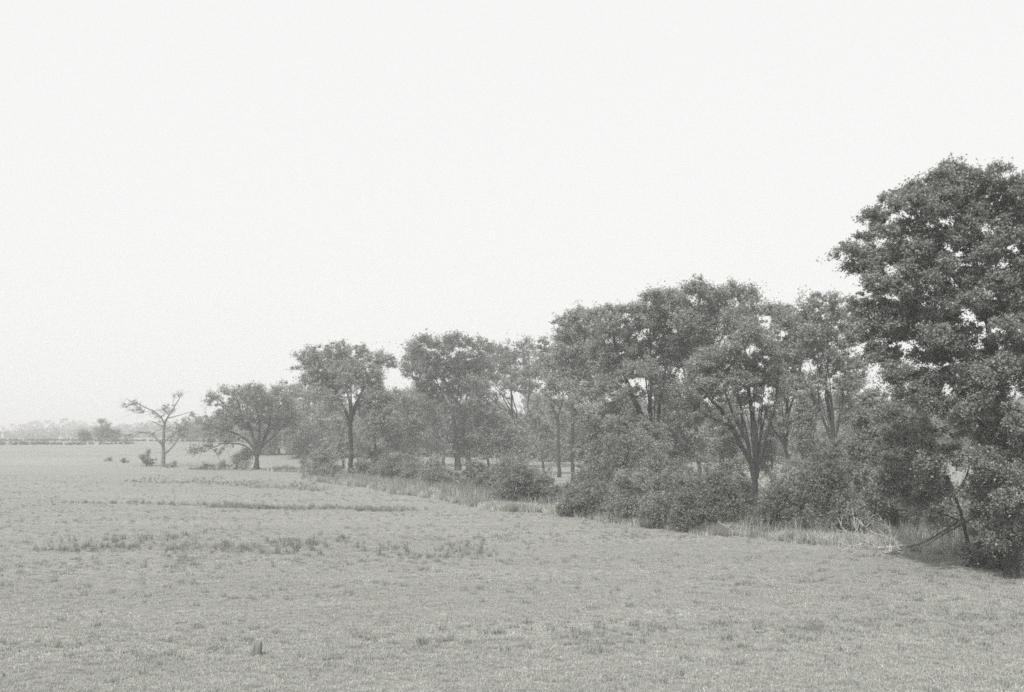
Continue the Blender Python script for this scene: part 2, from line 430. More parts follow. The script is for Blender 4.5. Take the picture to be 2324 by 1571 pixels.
build_tree('elm_tree', 'tall vase-shaped elm with a straight bare trunk and spreading top above the round bush', 'tree', (796, 1078),
    [(796, 1078), (796, 1030), (794, 979), (793, 960)],
    [(8, (794, 972), (786, 944), (766.7, 905.7), (742, 867), (715, 843), (680, 825)),
     (6, (793, 962), (792, 920), (777.6, 856.5), (770, 800)),
     (7, (794, 968), (800, 933), (816, 900), (832, 864.7), (853, 830), (895, 812)),
     (4, (796, 945), (795, 878), (800, 830)),
     (3.5, (806, 925), (828, 905), (848, 880), (868, 868))],
    [(692, 808, 26, 14), (730, 798, 34, 18), (765, 790, 30, 16), (800, 800, 34, 20), (838, 802, 30, 18), (862, 815, 24, 14), (885, 822, 12, 7), (712, 832, 38, 16), (755, 830, 40, 22), (800, 838, 42, 22), (845, 842, 28, 14),
     (750, 900, 24, 20), (772, 920, 24, 22), (735, 875, 22, 18), (815, 925, 18, 22), (845, 895, 22, 20), (862, 860, 18, 16), (828, 905, 20, 14), (720, 885, 18, 12), (705, 862, 26, 14), (750, 870, 34, 18), (800, 875, 44, 16), (735, 900, 26, 14), (840, 878, 20, 12)],
    tw=12, rc=9.5, leaf=3.6, nleaf=105, dens=0.75, mat='elm', seed=6, stems=5)
build_tree('tree', 'slender straight tree close behind the right side of the tall vase-shaped elm', 'tree', (853, 1084),
    [(853, 1084), (852, 1030), (848, 985), (842, 940)], [(3, (844, 955), (855, 925), (870, 890))],
    [(850, 900, 26, 26), (872, 915, 24, 30), (846, 940, 28, 22), (875, 955, 30, 24), (842, 975, 24, 18), (888, 985, 26, 18)],
    tw=7, rc=10, leaf=3.6, nleaf=100, mat='elm', seed=7, fwd=2, autolimbs=3)
build_tree('tree', 'low bushy tree left of the round gap that frames the far field', 'tree', (905, 1070),
    [(905, 1070), (908, 1020), (904, 980)], [],
    [(900, 905, 24, 20), (925, 925, 34, 24), (905, 960, 34, 30), (935, 965, 30, 22), (890, 1005, 30, 24), (925, 1000, 22, 14), (880, 1030, 26, 18), (915, 1035, 26, 12)],
    tw=6, rc=10, leaf=3.6, nleaf=100, mat='elm', seed=8, fwd=6, autolimbs=4)
build_tree('tree', 'leaning tree with a low crooked branch beside the round gap in the grove', 'tree', (1006, 1062),
    [(1006, 1062), (1006.5, 1045), (1007, 1028)],
    [(6.5, (1007, 1032), (999, 1004), (977, 960), (952.6, 927.5), (930, 903)),
     (3.0, (1005, 1030), (990, 1026), (966, 1024.6), (938, 1023)),
     (4.5, (1007, 1030), (1015, 1001), (1026, 960), (1030, 920)),
     (4.5, (994, 992), (989, 946), (984, 905))],
    [(930, 893, 26, 16), (960, 890, 30, 18), (950, 920, 26, 16), (985, 915, 30, 22), (1012, 945, 24, 22), (960, 955, 20, 14), (990, 965, 18, 12)],
    tw=8.5, rc=10, leaf=3.7, nleaf=105, mat='elm', seed=9, stems=3)
build_tree('oak_tree', 'broad tree with a rounded dome top and two dark parallel trunks', 'tree', (1067, 1072),
    [(1067, 1072), (1062, 1040), (1056, 1010), (1045.5, 966), (1036, 915)],
    [(10, (1043, 1070, 8), (1040, 1040, 8), (1034, 1000, 6), (1030, 960, 2), (1018, 892, 0), (1002, 845, -5)),
     (5.5, (1046, 966), (1062, 895), (1078, 850), (1090, 810)),
     (5, (1036, 918), (1040, 860), (1035, 800)),
     (4.5, (1022, 905), (985, 870), (955, 840)), (3.5, (1030, 955), (1000, 890), (965, 800))],
    [(938, 788, 24, 14), (968, 778, 30, 15), (1003, 775, 30, 15), (1038, 774, 30, 15), (1072, 776, 28, 14), (1100, 786, 18, 12), (934, 812, 20, 14), (965, 812, 32, 18), (1005, 815, 36, 20), (1050, 812, 40, 20), (1088, 818, 30, 20),
     (948, 845, 28, 18), (1000, 850, 40, 18), (1050, 850, 40, 22), (955, 870, 22, 10), (1035, 880, 36, 16), (1075, 880, 30, 20), (1000, 900, 26, 16), (1080, 915, 26, 20), (1060, 950, 24, 20), (1020, 930, 18, 14), (970, 885, 22, 12)],
    tw=13, rc=10, leaf=3.9, nleaf=115, dens=0.85, mat='elm_dark', seed=10, fwd=3, stems=6)
build_tree('tree', 'short round-headed tree standing between the dome-topped tree and the thin crooked tree', 'tree', (1110, 1072),
    [(1110, 1072), (1108, 1030), (1110, 990)], [],
    [(1108, 945, 32, 20), (1085, 965, 26, 20), (1130, 965, 28, 22), (1100, 990, 36, 18), (1135, 1000, 26, 18), (1085, 1005, 24, 18), (1112, 1022, 30, 12)],
    tw=6, rc=10, leaf=3.8, nleaf=105, mat='elm_pale', seed=11, fwd=4, autolimbs=5)
build_tree('elm_tree', 'airy pale tree with thin crooked spreading limbs and a forked right branch', 'tree', (1187.6, 1064),
    [(1187.6, 1064), (1187, 1030), (1186, 993), (1180, 975)],
    [(6, (1183, 985), (1160, 938.5), (1138, 928), (1105.6, 897.5), (1082, 888)),
     (5, (1163, 945), (1161, 894.7), (1157.5, 823.7), (1152, 785)),
     (5, (1186, 985), (1195.8, 944), (1201, 894.7), (1203, 840), (1195, 790)),
     (3.2, (1197, 940), (1212, 922), (1226, 900)),
     (4, (1188, 1035), (1201, 1018), (1216, 1000), (1240, 980), (1262, 975)),
     (3, (1160, 935), (1140, 900), (1115, 850))],
    [(1128, 796, 30, 18), (1155, 800, 22, 18), (1192, 788, 18, 20), (1118, 832, 32, 20), (1160, 838, 34, 20), (1200, 838, 28, 22), (1108, 865, 24, 16), (1150, 875, 28, 14), (1195, 880, 30, 16), (1095, 888, 20, 12), (1225, 905, 20, 12), (1225, 830, 16, 18)],
    tw=9.5, rc=11, leaf=4.0, nleaf=95, dens=0.95, mat='elm_pale', seed=12, stems=3)
build_tree('tree', 'thin straight tree, first of the pair of bare poles in front of the sunlit gap', 'tree', (1269, 1084),
    [(1269, 1084), (1268, 1040), (1266.7, 980), (1266, 940)], [(3, (1267, 960), (1255, 930), (1245, 880)), (3, (1267, 950), (1280, 900), (1290, 850)), (3, (1267, 975), (1282, 962), (1292, 948))],
    [(1238, 775, 18, 14), (1250, 805, 26, 20), (1262, 840, 28, 22), (1248, 875, 24, 16), (1275, 880, 26, 14), (1262, 925, 18, 16)],
    tw=8, rc=11, leaf=4.2, nleaf=115, mat='elm', seed=13)
build_tree('tree', 'thicker right-hand pole of the pair in front of the sunlit gap', 'tree', (1300, 1098),
    [(1300, 1098), (1300, 1040), (1299.5, 980), (1301, 911)], [(4, (1301, 930), (1290, 860), (1285, 760), (1290, 715)), (4.5, (1301, 915), (1325, 840), (1345, 760)), (3, (1300, 965), (1312, 950), (1320, 930))],
    [(1287, 718, 22, 14), (1318, 706, 28, 14), (1300, 750, 32, 22), (1340, 745, 34, 24), (1290, 790, 30, 24), (1330, 800, 38, 26), (1300, 840, 36, 24), (1350, 850, 34, 26), (1310, 885, 34, 18), (1345, 900, 26, 16)],
    tw=10, rc=12, leaf=4.4, nleaf=130, dens=1.15, mat='elm', seed=14, stems=3)
build_tree('elm_tree', 'massive dark-trunked tree forking into thick limbs in the middle of the grove', 'tree', (1494, 1130),
    [(1494, 1130), (1495, 1080), (1492, 1035), (1482, 985)],
    [(13, (1484, 992), (1455, 939), (1425, 870), (1400, 790), (1385, 720)),
     (9, (1482, 985), (1477, 925), (1482, 865), (1480, 780), (1485, 700)),
     (8, (1490, 1000), (1497, 939), (1505, 884), (1520, 800), (1530, 740)),
     (5, (1440, 905), (1400, 870), (1365, 840))],
    [(1360, 708, 24, 15), (1395, 700, 28, 15), (1430, 700, 26, 15), (1475, 676, 26, 18), (1505, 670, 20, 14), (1380, 738, 34, 22), (1425, 738, 36, 24), (1470, 720, 36, 28), (1510, 720, 28, 30), (1380, 785, 36, 26), (1430, 790, 40, 28), (1480, 785, 40, 30), (1525, 780, 28, 30),
     (1400, 840, 40, 24), (1450, 850, 36, 24), (1510, 850, 36, 28), (1380, 885, 32, 20), (1430, 900, 30, 16), (1520, 900, 28, 18), (1390, 930, 28, 18), (1450, 950, 24, 14), (1530, 945, 24, 20)],
    tw=19, rc=12, leaf=4.6, nleaf=130, dens=0.95, mat='elm', seed=15, stems=6)
build_tree('tree', 'small leafy tree with bright layered boughs in front of the massive forked trunk', 'tree', (1405, 1150),
    [(1405, 1150), (1412, 1100), (1408, 1060)], [(3, (1408, 1065), (1440, 1010), (1480, 975)), (3, (1409, 1075), (1390, 1030), (1372, 1000))],
    [(1470, 962, 30, 10), (1500, 978, 24, 10), (1488, 1000, 26, 8), (1395, 990, 24, 10), (1365, 1012, 26, 12), (1350, 1045, 22, 10), (1395, 1060, 26, 10), (1440, 1050, 22, 8)],
    tw=6, rc=11, leaf=4.2, nleaf=110, dens=0.8, mat='elm_pale', seed=16, droop=0.4, autolimbs=3)
build_tree('elm_tree', 'tallest tree of the grove with a ragged flat top against the sky', 'tree', (1590, 1135),
    [(1590, 1135), (1588, 1060), (1582, 980), (1585, 920)],
    [(6, (1583, 960), (1560, 860), (1545, 760), (1540, 690)), (6.5, (1585, 930), (1610, 840), (1630, 740), (1640, 680)), (5, (1585, 925), (1590, 820), (1590, 700)), (4, (1612, 830), (1660, 740), (1690, 680))],
    [(1540, 662, 22, 16), (1572, 650, 26, 15), (1610, 660, 28, 18), (1655, 655, 28, 16), (1690, 665, 24, 14), (1712, 668, 10, 8), (1550, 695, 30, 24), (1595, 700, 36, 26), (1645, 695, 36, 24), (1688, 705, 28, 22), (1560, 745, 34, 28), (1610, 745, 38, 28), (1660, 740, 34, 26),
     (1565, 800, 36, 28), (1615, 800, 36, 28), (1575, 860, 34, 26), (1560, 910, 30, 20), (1540, 950, 26, 20)],
    tw=11, rc=13, leaf=4.8, nleaf=135, dens=1.15, mat='elm', seed=17, stems=5)
build_tree('elm_tree', 'big fan-shaped elm rooted at the field edge, several long limbs rising from one low fork', 'tree', (1718, 1200),
    [(1718, 1200), (1717, 1160), (1716, 1120), (1715, 1085)],
    [(12, (1715, 1092), (1706.7, 1051), (1685, 1012), (1666, 970), (1644, 936), (1616, 903), (1582, 866)),
     (7, (1708, 1055), (1701, 1015), (1688, 985), (1668, 945), (1655, 905), (1640, 860), (1632, 810)),
     (13, (1716, 1088), (1721, 1034), (1718, 980), (1707, 898), (1703, 840), (1700, 780)),
     (8, (1718, 1070), (1734, 1025), (1745, 980), (1756, 947), (1767, 892), (1770, 840)),
     (5, (1726, 1050), (1730, 980), (1738, 900), (1748, 830)),
     (4, (1668, 972), (1640, 960), (1615, 950), (1590, 930)),
     (3, (1690, 1018), (1665, 1005), (1630, 995), (1600, 993)),
     (4, (1690, 985), (1685, 930), (1672, 860), (1665, 800))],
    [(1590, 842, 30, 24), (1622, 812, 32, 26), (1660, 790, 32, 26), (1700, 765, 34, 26), (1735, 735, 30, 26), (1755, 770, 24, 24), (1640, 850, 34, 20), (1690, 825, 36, 24), (1740, 815, 34, 24), (1605, 880, 26, 16), (1680, 870, 36, 18), (1735, 865, 32, 18), (1775, 860, 24, 22), (1645, 890, 26, 12), (1715, 905, 22, 12)],
    tw=17, rc=12, leaf=4.6, nleaf=125, dens=0.85, mat='elm', seed=18, stems=10)
build_tree('tree', 'tree with twin slanting trunks seen just right of the fan-shaped elm', 'tree', (1806, 1130),
    [(1806, 1130), (1800, 1080), (1790, 1040), (1780, 1005)],
    [(6, (1782, 1010), (1765, 985), (1752, 965), (1740, 930)), (6.5, (1785, 1020), (1792, 960), (1790, 880), (1800, 780)), (5, (1790, 950), (1812, 880), (1825, 800), (1825, 720)), (7, (1812, 1125), (1822, 1060), (1818, 1000), (1815, 940))],
    [(1768, 700, 24, 14), (1795, 695, 22, 12), (1785, 730, 30, 22), (1815, 735, 26, 24), (1790, 780, 32, 26), (1820, 790, 26, 24), (1795, 830, 32, 24), (1810, 870, 28, 20), (1785, 900, 24, 16)],
    tw=9, rc=12, leaf=4.6, nleaf=125, dens=1.1, mat='elm', seed=19, stems=5)
build_tree('elm_tree', 'many-stemmed vase tree with thin bare stems in front of the big maple left edge', 'tree', (1903, 1150),
    [(1903, 1150), (1902, 1080), (1898, 1030), (1896, 1005)],
    [(6.5, (1897, 1020), (1881.6, 975), (1865, 927.6), (1842, 881), (1825, 840)),
     (6, (1896, 1010), (1893, 927.6), (1881.6, 884), (1860, 830), (1842, 760)),
     (6, (1897, 1012), (1908, 960), (1920, 911), (1925, 850), (1920, 780)),
     (4.5, (1902, 1060), (1931, 1015), (1947, 968.6), (1960, 925)),
     (4, (1893, 990), (1880, 900), (1890, 800), (1885, 720)),
     (3, (1865, 930), (1862, 880), (1868, 820))],
    [(1838, 690, 22, 16), (1868, 675, 22, 13), (1895, 678, 20, 12), (1845, 722, 30, 22), (1885, 712, 30, 22), (1920, 715, 20, 22), (1845, 765, 30, 22), (1890, 765, 34, 26), (1930, 770, 26, 28), (1870, 812, 28, 18), (1915, 825, 30, 22), (1830, 800, 22, 16), (1945, 850, 24, 28), (1925, 875, 22, 16)],
    tw=10, rc=12, leaf=4.6, nleaf=120, dens=0.85, mat='elm', seed=20, stems=7)
build_tree('tree', 'small bright-leaved tree tucked under the left edge of the big maple', 'tree', (1985, 1215),
    [(1985, 1215), (1990, 1120), (1992, 1040)], [(3.5, (1991, 1060), (1975, 1000), (1965, 940))],
    [(1990, 900, 34, 20), (2020, 930, 34, 20), (1975, 945, 28, 22), (2000, 980, 34, 20), (1960, 1000, 26, 26), (1990, 1040, 30, 24), (1960, 1070, 28, 24), (1985, 1110, 32, 24), (1950, 1140, 28, 22)],
    tw=6, rc=13, leaf=5.0, nleaf=125, dens=1.1, mat='elm_pale', seed=21, autolimbs=4)
build_tree('maple_tree', 'huge dense maple towering at the right edge of the grove', 'tree', (2296, 1312),
    [(2296, 1312), (2292, 1150), (2286, 1000), (2280, 880)],
    [(12, (2284, 960), (2230, 850), (2150, 740), (2060, 650), (1990, 590)),
     (12, (2280, 890), (2262, 740), (2230, 560), (2200, 400)),
     (10, (2282, 900), (2310, 750), (2330, 600)),
     (9, (2288, 1010), (2230, 960), (2150, 920), (2060, 900)),
     (9, (2290, 1060), (2230, 1030), (2160, 1040), (2090, 1060)),
     (8, (2262, 740), (2180, 620), (2120, 500), (2080, 450)),
     (8, (2292, 1090), (2270, 1095), (2250, 1120), (2235, 1150))],
    fill_lobes([(2197, 372), (2170, 386), (2125, 402), (2120, 414), (2080, 442), (2040, 462), (2015, 494), (1992, 529), (1978, 564), (1958, 580), (1980, 610), (1982, 650), (1968, 690), (1975, 740), (1992, 800), (2020, 850), (2050, 890), (2110, 905), (2180, 930), (2195, 1040),
                (2245, 1190), (2270, 1240), (2380, 1250), (2420, 1050), (2430, 560), (2360, 444), (2260, 374)], 34, 26, 17, 5)
    + [(1925, 572, 12, 5), (1945, 560, 14, 6), (2195, 368, 22, 14, 0), (2150, 392, 22, 10, 0), (2105, 410, 20, 9, 0), (2050, 440, 20, 9, 0), (2005, 476, 18, 10, 0), (2225, 385, 34, 22, 10), (2255, 405, 36, 26, -10), (2290, 440, 40, 34, 0), (2240, 440, 40, 36, 15), (2330, 480, 40, 40, 0), (2200, 410, 40, 30, 0), (1960, 555, 22, 12, 0), (1968, 600, 20, 14, 0), (1970, 690, 24, 20, 0), (1990, 760, 26, 20, 0), (2240, 900, 44, 36, -20), (2200, 860, 36, 30, -20)],
    tw=30, rc=14.5, leaf=5.7, nleaf=160, dens=1.02, mat='maple', seed=22, droop=0.35, depth=0.6)
build_tree('maple_tree', 'dark drooping young maple hanging low in front of the huge maple', 'tree', (2200, 1272),
    [(2200, 1272), (2192, 1200), (2170, 1120), (2140, 1050)],
    [(6, (2160, 1095), (2110, 1060), (2050, 1050), (2010, 1080)), (6, (2145, 1060), (2110, 1000), (2060, 950)), (5, (2175, 1130), (2200, 1080), (2220, 1000)), (4, (2190, 1190), (2150, 1170), (2110, 1160))],
    [(2050, 930, 36, 20), (2100, 955, 40, 24), (2030, 975, 34, 24), (2170, 950, 44, 26), (2120, 1000, 40, 26), (2050, 1020, 38, 30), (2010, 1050, 30, 30), (2075, 1070, 40, 30), (2120, 1050, 32, 28), (2030, 1100, 32, 24), (2080, 1120, 34, 20), (2135, 1105, 22, 14), (2220, 960, 40, 34), (2260, 1040, 34, 30),
     (2245, 1150, 24, 18), (2250, 1185, 24, 16), (2275, 1120, 30, 34), (2300, 1190, 40, 34), (2270, 1230, 34, 20)],
    tw=9, rc=15, leaf=6.0, nleaf=150, dens=0.9, mat='maple', seed=23, droop=0.55)

FILL = [
    ('slim leafy sapling filling the gap left of the massive forked trunk', (1345, 1140), 210, 80, 'elm'),
    ('grey-leaved small tree between the massive forked trunk and the tallest tree', (1540, 1150), 260, 90, 'elm'),
    ('dark small tree behind the low left limb of the fan-shaped elm', (1640, 1140), 210, 80, 'elm_dark'),
    ('leafy small tree behind the right stems of the fan-shaped elm', (1752, 1145), 200, 56, 'elm'),
    ('bushy small tree at the feet of the many-stemmed vase tree', (1850, 1160), 240, 90, 'elm'),
    ('small tree leafed to the ground right of the many-stemmed vase tree', (1950, 1165), 270, 90, 'elm'),
    ('pale small tree behind the pair of bare poles', (1235, 1085), 150, 70, 'elm_pale'),
    ('small tree behind the foot of the airy pale tree', (1165, 1080), 130, 70, 'elm'),
    ('small dusky tree behind the two parallel trunks', (1035, 1078), 140, 70, 'elm'),
    ('small tree half hidden behind the tall vase-shaped elm trunk', (780, 1065), 130, 70, 'elm'),
    ('slight tree overlapping the left side of the massive forked trunk', (1425, 1135), 230, 80, 'elm'),
    ('spindly tree behind the young maple crown', (2090, 1180), 300, 110, 'elm')]
for k, (lab, b_, h_, w_, m_) in enumerate(FILL):
    rq = np.random.default_rng(300 + k)
    lb = [(b_[0] + rq.uniform(-.4, .4) * w_, b_[1] - h_ * q, w_ * rq.uniform(.24, .34), h_ * rq.uniform(.07, .11)) for q in np.linspace(0.34, 0.98, 7)]
    build_tree('small_tree', lab, 'tree', b_, [b_, (b_[0] + rq.uniform(-6, 6), b_[1] - h_ * 0.35), (b_[0] + rq.uniform(-10, 10), b_[1] - h_ * 0.75)], [], lb, tw=5.5, rc=11.5, leaf=4.6, nleaf=110, dens=0.8, mat=m_, seed=400 + k, autolimbs=4, fwd=18)
# ------------------------------------------------------------------ bushes and brush along the grove
bush(333, 1058, 30, 36, 'small dark cone-shaped bush beside the almost leafless tree', 'elm_dark', 31, leaf=2.6, rc=5, cone=True)
bush(248, 1047, 14, 11, 'tiniest and leftmost bush of the field edge', 'elm_dark', 32, leaf=2, rc=3.5, nleaf=50)
bush(282, 1051, 15, 12, 'tiny bush just left of the small dark cone-shaped bush', 'elm_dark', 33, leaf=2, rc=3.5, nleaf=50)
bush(391, 1061, 18, 13, 'tiny bush just right of the bare tree trunk', 'elm_dark', 34, leaf=2, rc=3.5, nleaf=50)
bush(467, 1066, 34, 12, 'low dark bush midway between the bare tree and the lone elm', 'elm_dark', 35, leaf=2.4, rc=4.5, nleaf=60)
bush(509, 1063, 26, 16, 'low bush under the drooping left bough of the lone elm', 'elm', 36, leaf=2.4, rc=4.5, nleaf=60)
bush(550, 1066, 46, 46, 'leafy bush pressed against the foot of the lone elm', 'elm', 37, leaf=3.2, rc=7)
bush(650, 1070, 60, 12, 'long low bush on the field edge right of the lone elm', 'elm', 38, leaf=2.4, rc=5, nleaf=60)
bush(738, 1086, 72, 66, 'round twiggy grey bush left of the tall elm trunk', 'elm', 39, leaf=3.0, rc=8, dens=1.1)
bush(700, 1070, 40, 30, 'small bush behind the round twiggy one at the left end', 'brush', 40, leaf=3, rc=7, fwd=6)
bush(880, 1092, 64, 50, 'leafy bush right of the slender straight trunk', 'brush', 41, leaf=3.6)
bush(940, 1098, 60, 48, 'middle-sized bush under the round gap in the grove', 'brush', 42, leaf=3.6)
bush(995, 1108, 60, 46, 'bush at the foot of the leaning tree', 'brush', 43, leaf=3.8)
bush(1045, 1108, 50, 34, 'low spreading bush in front of the two parallel trunks', 'elm_pale', 44, leaf=3.8)
bush(1100, 1115, 56, 44, 'pale bush to the left of the dark round bush', 'elm_pale', 45, leaf=4)
bush(1165, 1148, 92, 96, 'round dense dark bush standing out at the front of the brush', 'elm_dark', 46, leaf=4.2, dens=1.8)
bush(1235, 1150, 80, 50, 'bright low leafy bush right of the dark round bush', 'brush', 47, leaf=4.2)
bush(1285, 1140, 70, 36, 'dark low bush at the feet of the pair of poles', 'elm_dark', 48, leaf=4.2, fwd=2)
bush(1310, 1172, 80, 50, 'bright broad-leaved low bush at the edge of the mown field', 'brush', 49, leaf=4.4)
bush(1365, 1178, 90, 86, 'mid-grey bush at the left foot of the middle thicket', 'brush', 50, leaf=4.4)
bush(1345, 1125, 60, 60, 'pale upright bush behind the front brush, right of the pair of poles', 'elm_pale', 51, leaf=4.2, fwd=4)
bush(1440, 1188, 100, 100, 'wide dark bush in the middle thicket', 'elm', 52, leaf=4.6, dens=1.7)
bush(1510, 1195, 100, 122, 'tall shaggy bush below the massive forked trunk', 'elm', 53, leaf=4.6, dens=1.7)
bush(1575, 1205, 90, 110, 'dark thick bush with shade along its foot, left of the fan-shaped elm', 'elm_dark', 54, leaf=4.8, dens=1.8)
bush(1630, 1200, 90, 140, 'tall dark bush rising against the low left limb of the fan-shaped elm', 'elm_dark', 55, leaf=4.8, dens=1.8)
bush(1690, 1195, 70, 84, 'shadowy bush immediately left of the fan-shaped elm foot', 'elm_dark', 56, leaf=4.8, fwd=2)
bush(1765, 1210, 80, 104, 'dark bush immediately right of the fan-shaped elm foot', 'elm_dark', 57, leaf=4.8, dens=1.7)
bush(1825, 1212, 84, 150, 'light-topped tall bush left of the darkest column of foliage', 'elm', 58, leaf=4.8, dens=1.7)
bush(1872, 1218, 84, 210, 'darkest column of foliage, a narrow upright bush at the field edge', 'elm_dark', 59, leaf=5.0, dens=1.9)
bush(1935, 1222, 80, 100, 'shaded bush behind the pale twigs of the fallen limb', 'elm', 60, leaf=5, dens=1.5)
bush(2010, 1232, 90, 110, 'light bush with thin upright stems under the drooping young maple', 'brush', 61, leaf=5, dens=0.7, fwd=8)
bush(2080, 1240, 100, 90, 'open leafy bush behind the thick end of the fallen limb', 'brush', 62, leaf=5, dens=0.8, fwd=9)
bush(2160, 1258, 90, 80, 'shaded bush under the right end of the fallen limb', 'elm', 63, leaf=5.2, dens=0.9, fwd=10)
bush(2260, 1290, 110, 70, 'bush at the foot of the huge maple', 'elm_dark', 64, leaf=5.4, dens=1.5)

BACK = [(1480, 128, 'behind the tall shaggy bush'), (1530, 100, 'below the left side of the tallest tree'), (1600, 118, 'below the right side of the tallest tree'), (1790, 125, 'behind the slanting twin trunks'), (840, 60, 'behind the slender straight trunk'), (915, 62, 'right behind the middle-sized bush'), (985, 58, 'behind the leaning tree'), (1085, 60, 'behind the pale bush'), (1140, 70, 'behind the round dense dark bush'),
        (1215, 55, 'left of the pair of poles'), (1345, 75, 'right of the pair of poles'), (1400, 110, 'at the back of the middle thicket'), 
        (1665, 120, 'behind the fan-shaped elm, on its left'), (1850, 130, 'behind the light-topped tall bush'), (1925, 140, 'right behind the darkest column of foliage'),
        (2040, 130, 'behind the stems of the light bush'), (2120, 120, 'behind the fallen limb'), (2240, 130, 'behind the trunk of the huge maple'), (2330, 140, 'at the far right of the grove')]
for k, (bx, bh, lab) in enumerate(BACK):
    yb = float(np.interp(bx, [p[0] for p in ((700, 1080), (900, 1095), (1130, 1120), (1400, 1150), (1700, 1180), (2050, 1205), (2330, 1230))], [1080, 1095, 1120, 1150, 1180, 1205, 1230]))
    bush(bx, yb, 90 if bh > 80 else 64, bh, 'shaded back-row bush ' + lab, ('elm', 'elm_dark', 'brush')[k % 3], 500 + k, leaf=4.4, dens=0.8, fwd=9)
# ------------------------------------------------------------------ the hazy wood behind, the far pair of trees, far woods
protos = []
for k in range(5):
    rgp = np.random.default_rng(100 + k)
    lob = [(1000 + rgp.uniform(-38, 38), 1000 - rgp.uniform(50, 125), rgp.uniform(16, 28), rgp.uniform(12, 20)) for _ in range(11)]
    lob += [(1000 + rgp.uniform(-40, 40), 1000 - rgp.uniform(18, 60), 24, 16) for _ in range(7)]
    t = build_tree('background_tree', 'hazy grey tree of the wood behind the grove', 'tree', (1000, 1000), [(1000, 1000), (1001, 960), (1000, 930)], [],
                   lob, tw=7, rc=11, leaf=4.2, nleaf=60, dens=1.0, mat='elm', seed=200 + k, autolimbs=3, base_at=(0, 300, 0), group='trees of the wood behind the grove')
    protos.append((t, list(t.children)))
used = [False] * 5
def put_bg(k, p, s, rz, label, group):
    t, kids = protos[k]
    if not used[k]:
        o = t; used[k] = True
    else:
        o = t.copy(); COL.objects.link(o)
        for c in kids:
            d = c.copy(); COL.objects.link(d); d.parent = o
    o.location = tuple(float(q) for q in p); o.scale = (s, s, s * random.uniform(0.9, 1.1)); o.rotation_euler = (0, 0, rz)
    o['label'] = label; o['group'] = group
    return o
i = 0
for px in np.concatenate([np.arange(600, 2400, 46), np.arange(760, 2400, 75)]):
    y = 285 + random.uniform(-8, 40) - 25 * (px > 1150); x = (px + random.uniform(-12, 12) - CX) / F * y
    s = random.uniform(0.75, 1.05) * (0.85 if px < 900 else 1.0)
    put_bg(i % 5, (x, y, float(ground_z(x, y)) - 0.2), s, random.uniform(0, 6.28), 'hazy grey tree of the wood behind the grove', 'trees of the wood behind the grove'); i += 1
for px in np.arange(436, 760, 34):
    y = 400 + random.uniform(-15, 25); x = (px + random.uniform(-8, 8) - CX) / F * y
    put_bg(i % 5, (x, y, float(ground_z(x, y)) - 0.2), random.uniform(0.62, 0.8), random.uniform(0, 6.28), 'pale distant tree in the row across the far field behind the lone elm', 'trees in the row across the far field'); i += 1
for px, s, lab in ((194, 0.42, 'small faint tree on the far field line, left of the taller faint one'), (231, 0.60, 'taller faint tree standing above the far field line at the left'), (262, 0.36, 'low faint tree on the far field line, right of the taller faint one')):
    y = 415; x = (px - CX) / F * y
    o = put_bg(i % 5, (x, y, float(ground_z(x, y)) - 0.2), s, random.uniform(0, 6.28), lab, 'faint trees on the far field line'); i += 1

def far_mass(name, label, x0, x1, y, h, n, leaf, mat, jit=20):
    rg = np.random.default_rng(int(y))
    cx = rg.uniform(x0, x1, n); cyy = y + rg.uniform(-jit, jit, n); hh = h * (0.55 + 0.45 * rg.uniform(size=n)) * (0.8 + 0.25 * np.sin(cx * 0.02) + 0.12 * np.sin(cx * 0.071 + 1))
    base = ground_z(cx, cyy)
    per = 60
    r = unit(rg.normal(size=(n, per, 3))) * rg.uniform(0.5, 1, (n, per, 1)) ** 0.4
    C = np.stack([cx, cyy, base + hh * 0.5], 1)[:, None] + r * np.stack([hh * 0.55, hh * 0.5, hh * 0.52], 1)[:, None]
    v, f = leaf_quads(C.reshape(-1, 3), np.full(n * per, leaf), rg=rg, aspect=0.9)
    o = mesh_obj(name, v, f, M[mat]); o['kind'] = 'stuff'; o['label'] = label
far_mass('distant_woods', 'pale band of distant woods along the left horizon', -520, 100, 850, 13, 420, 2.0, 'elm')
far_mass('distant_woods', 'faintest woods beyond, fading into the haze', -950, 950, 1300, 20, 420, 4.0, 'elm', 60)
far_mass('far_hedge', 'thin dark hedge line across the far field', -260, -60, 430, 1.2, 500, 0.4, 'elm_pale', 8)
far_mass('far_hedge', 'nearer hedge strip at the left end of the far field', -200, -128, 372, 1.3, 160, 0.4, 'elm_dark', 5)

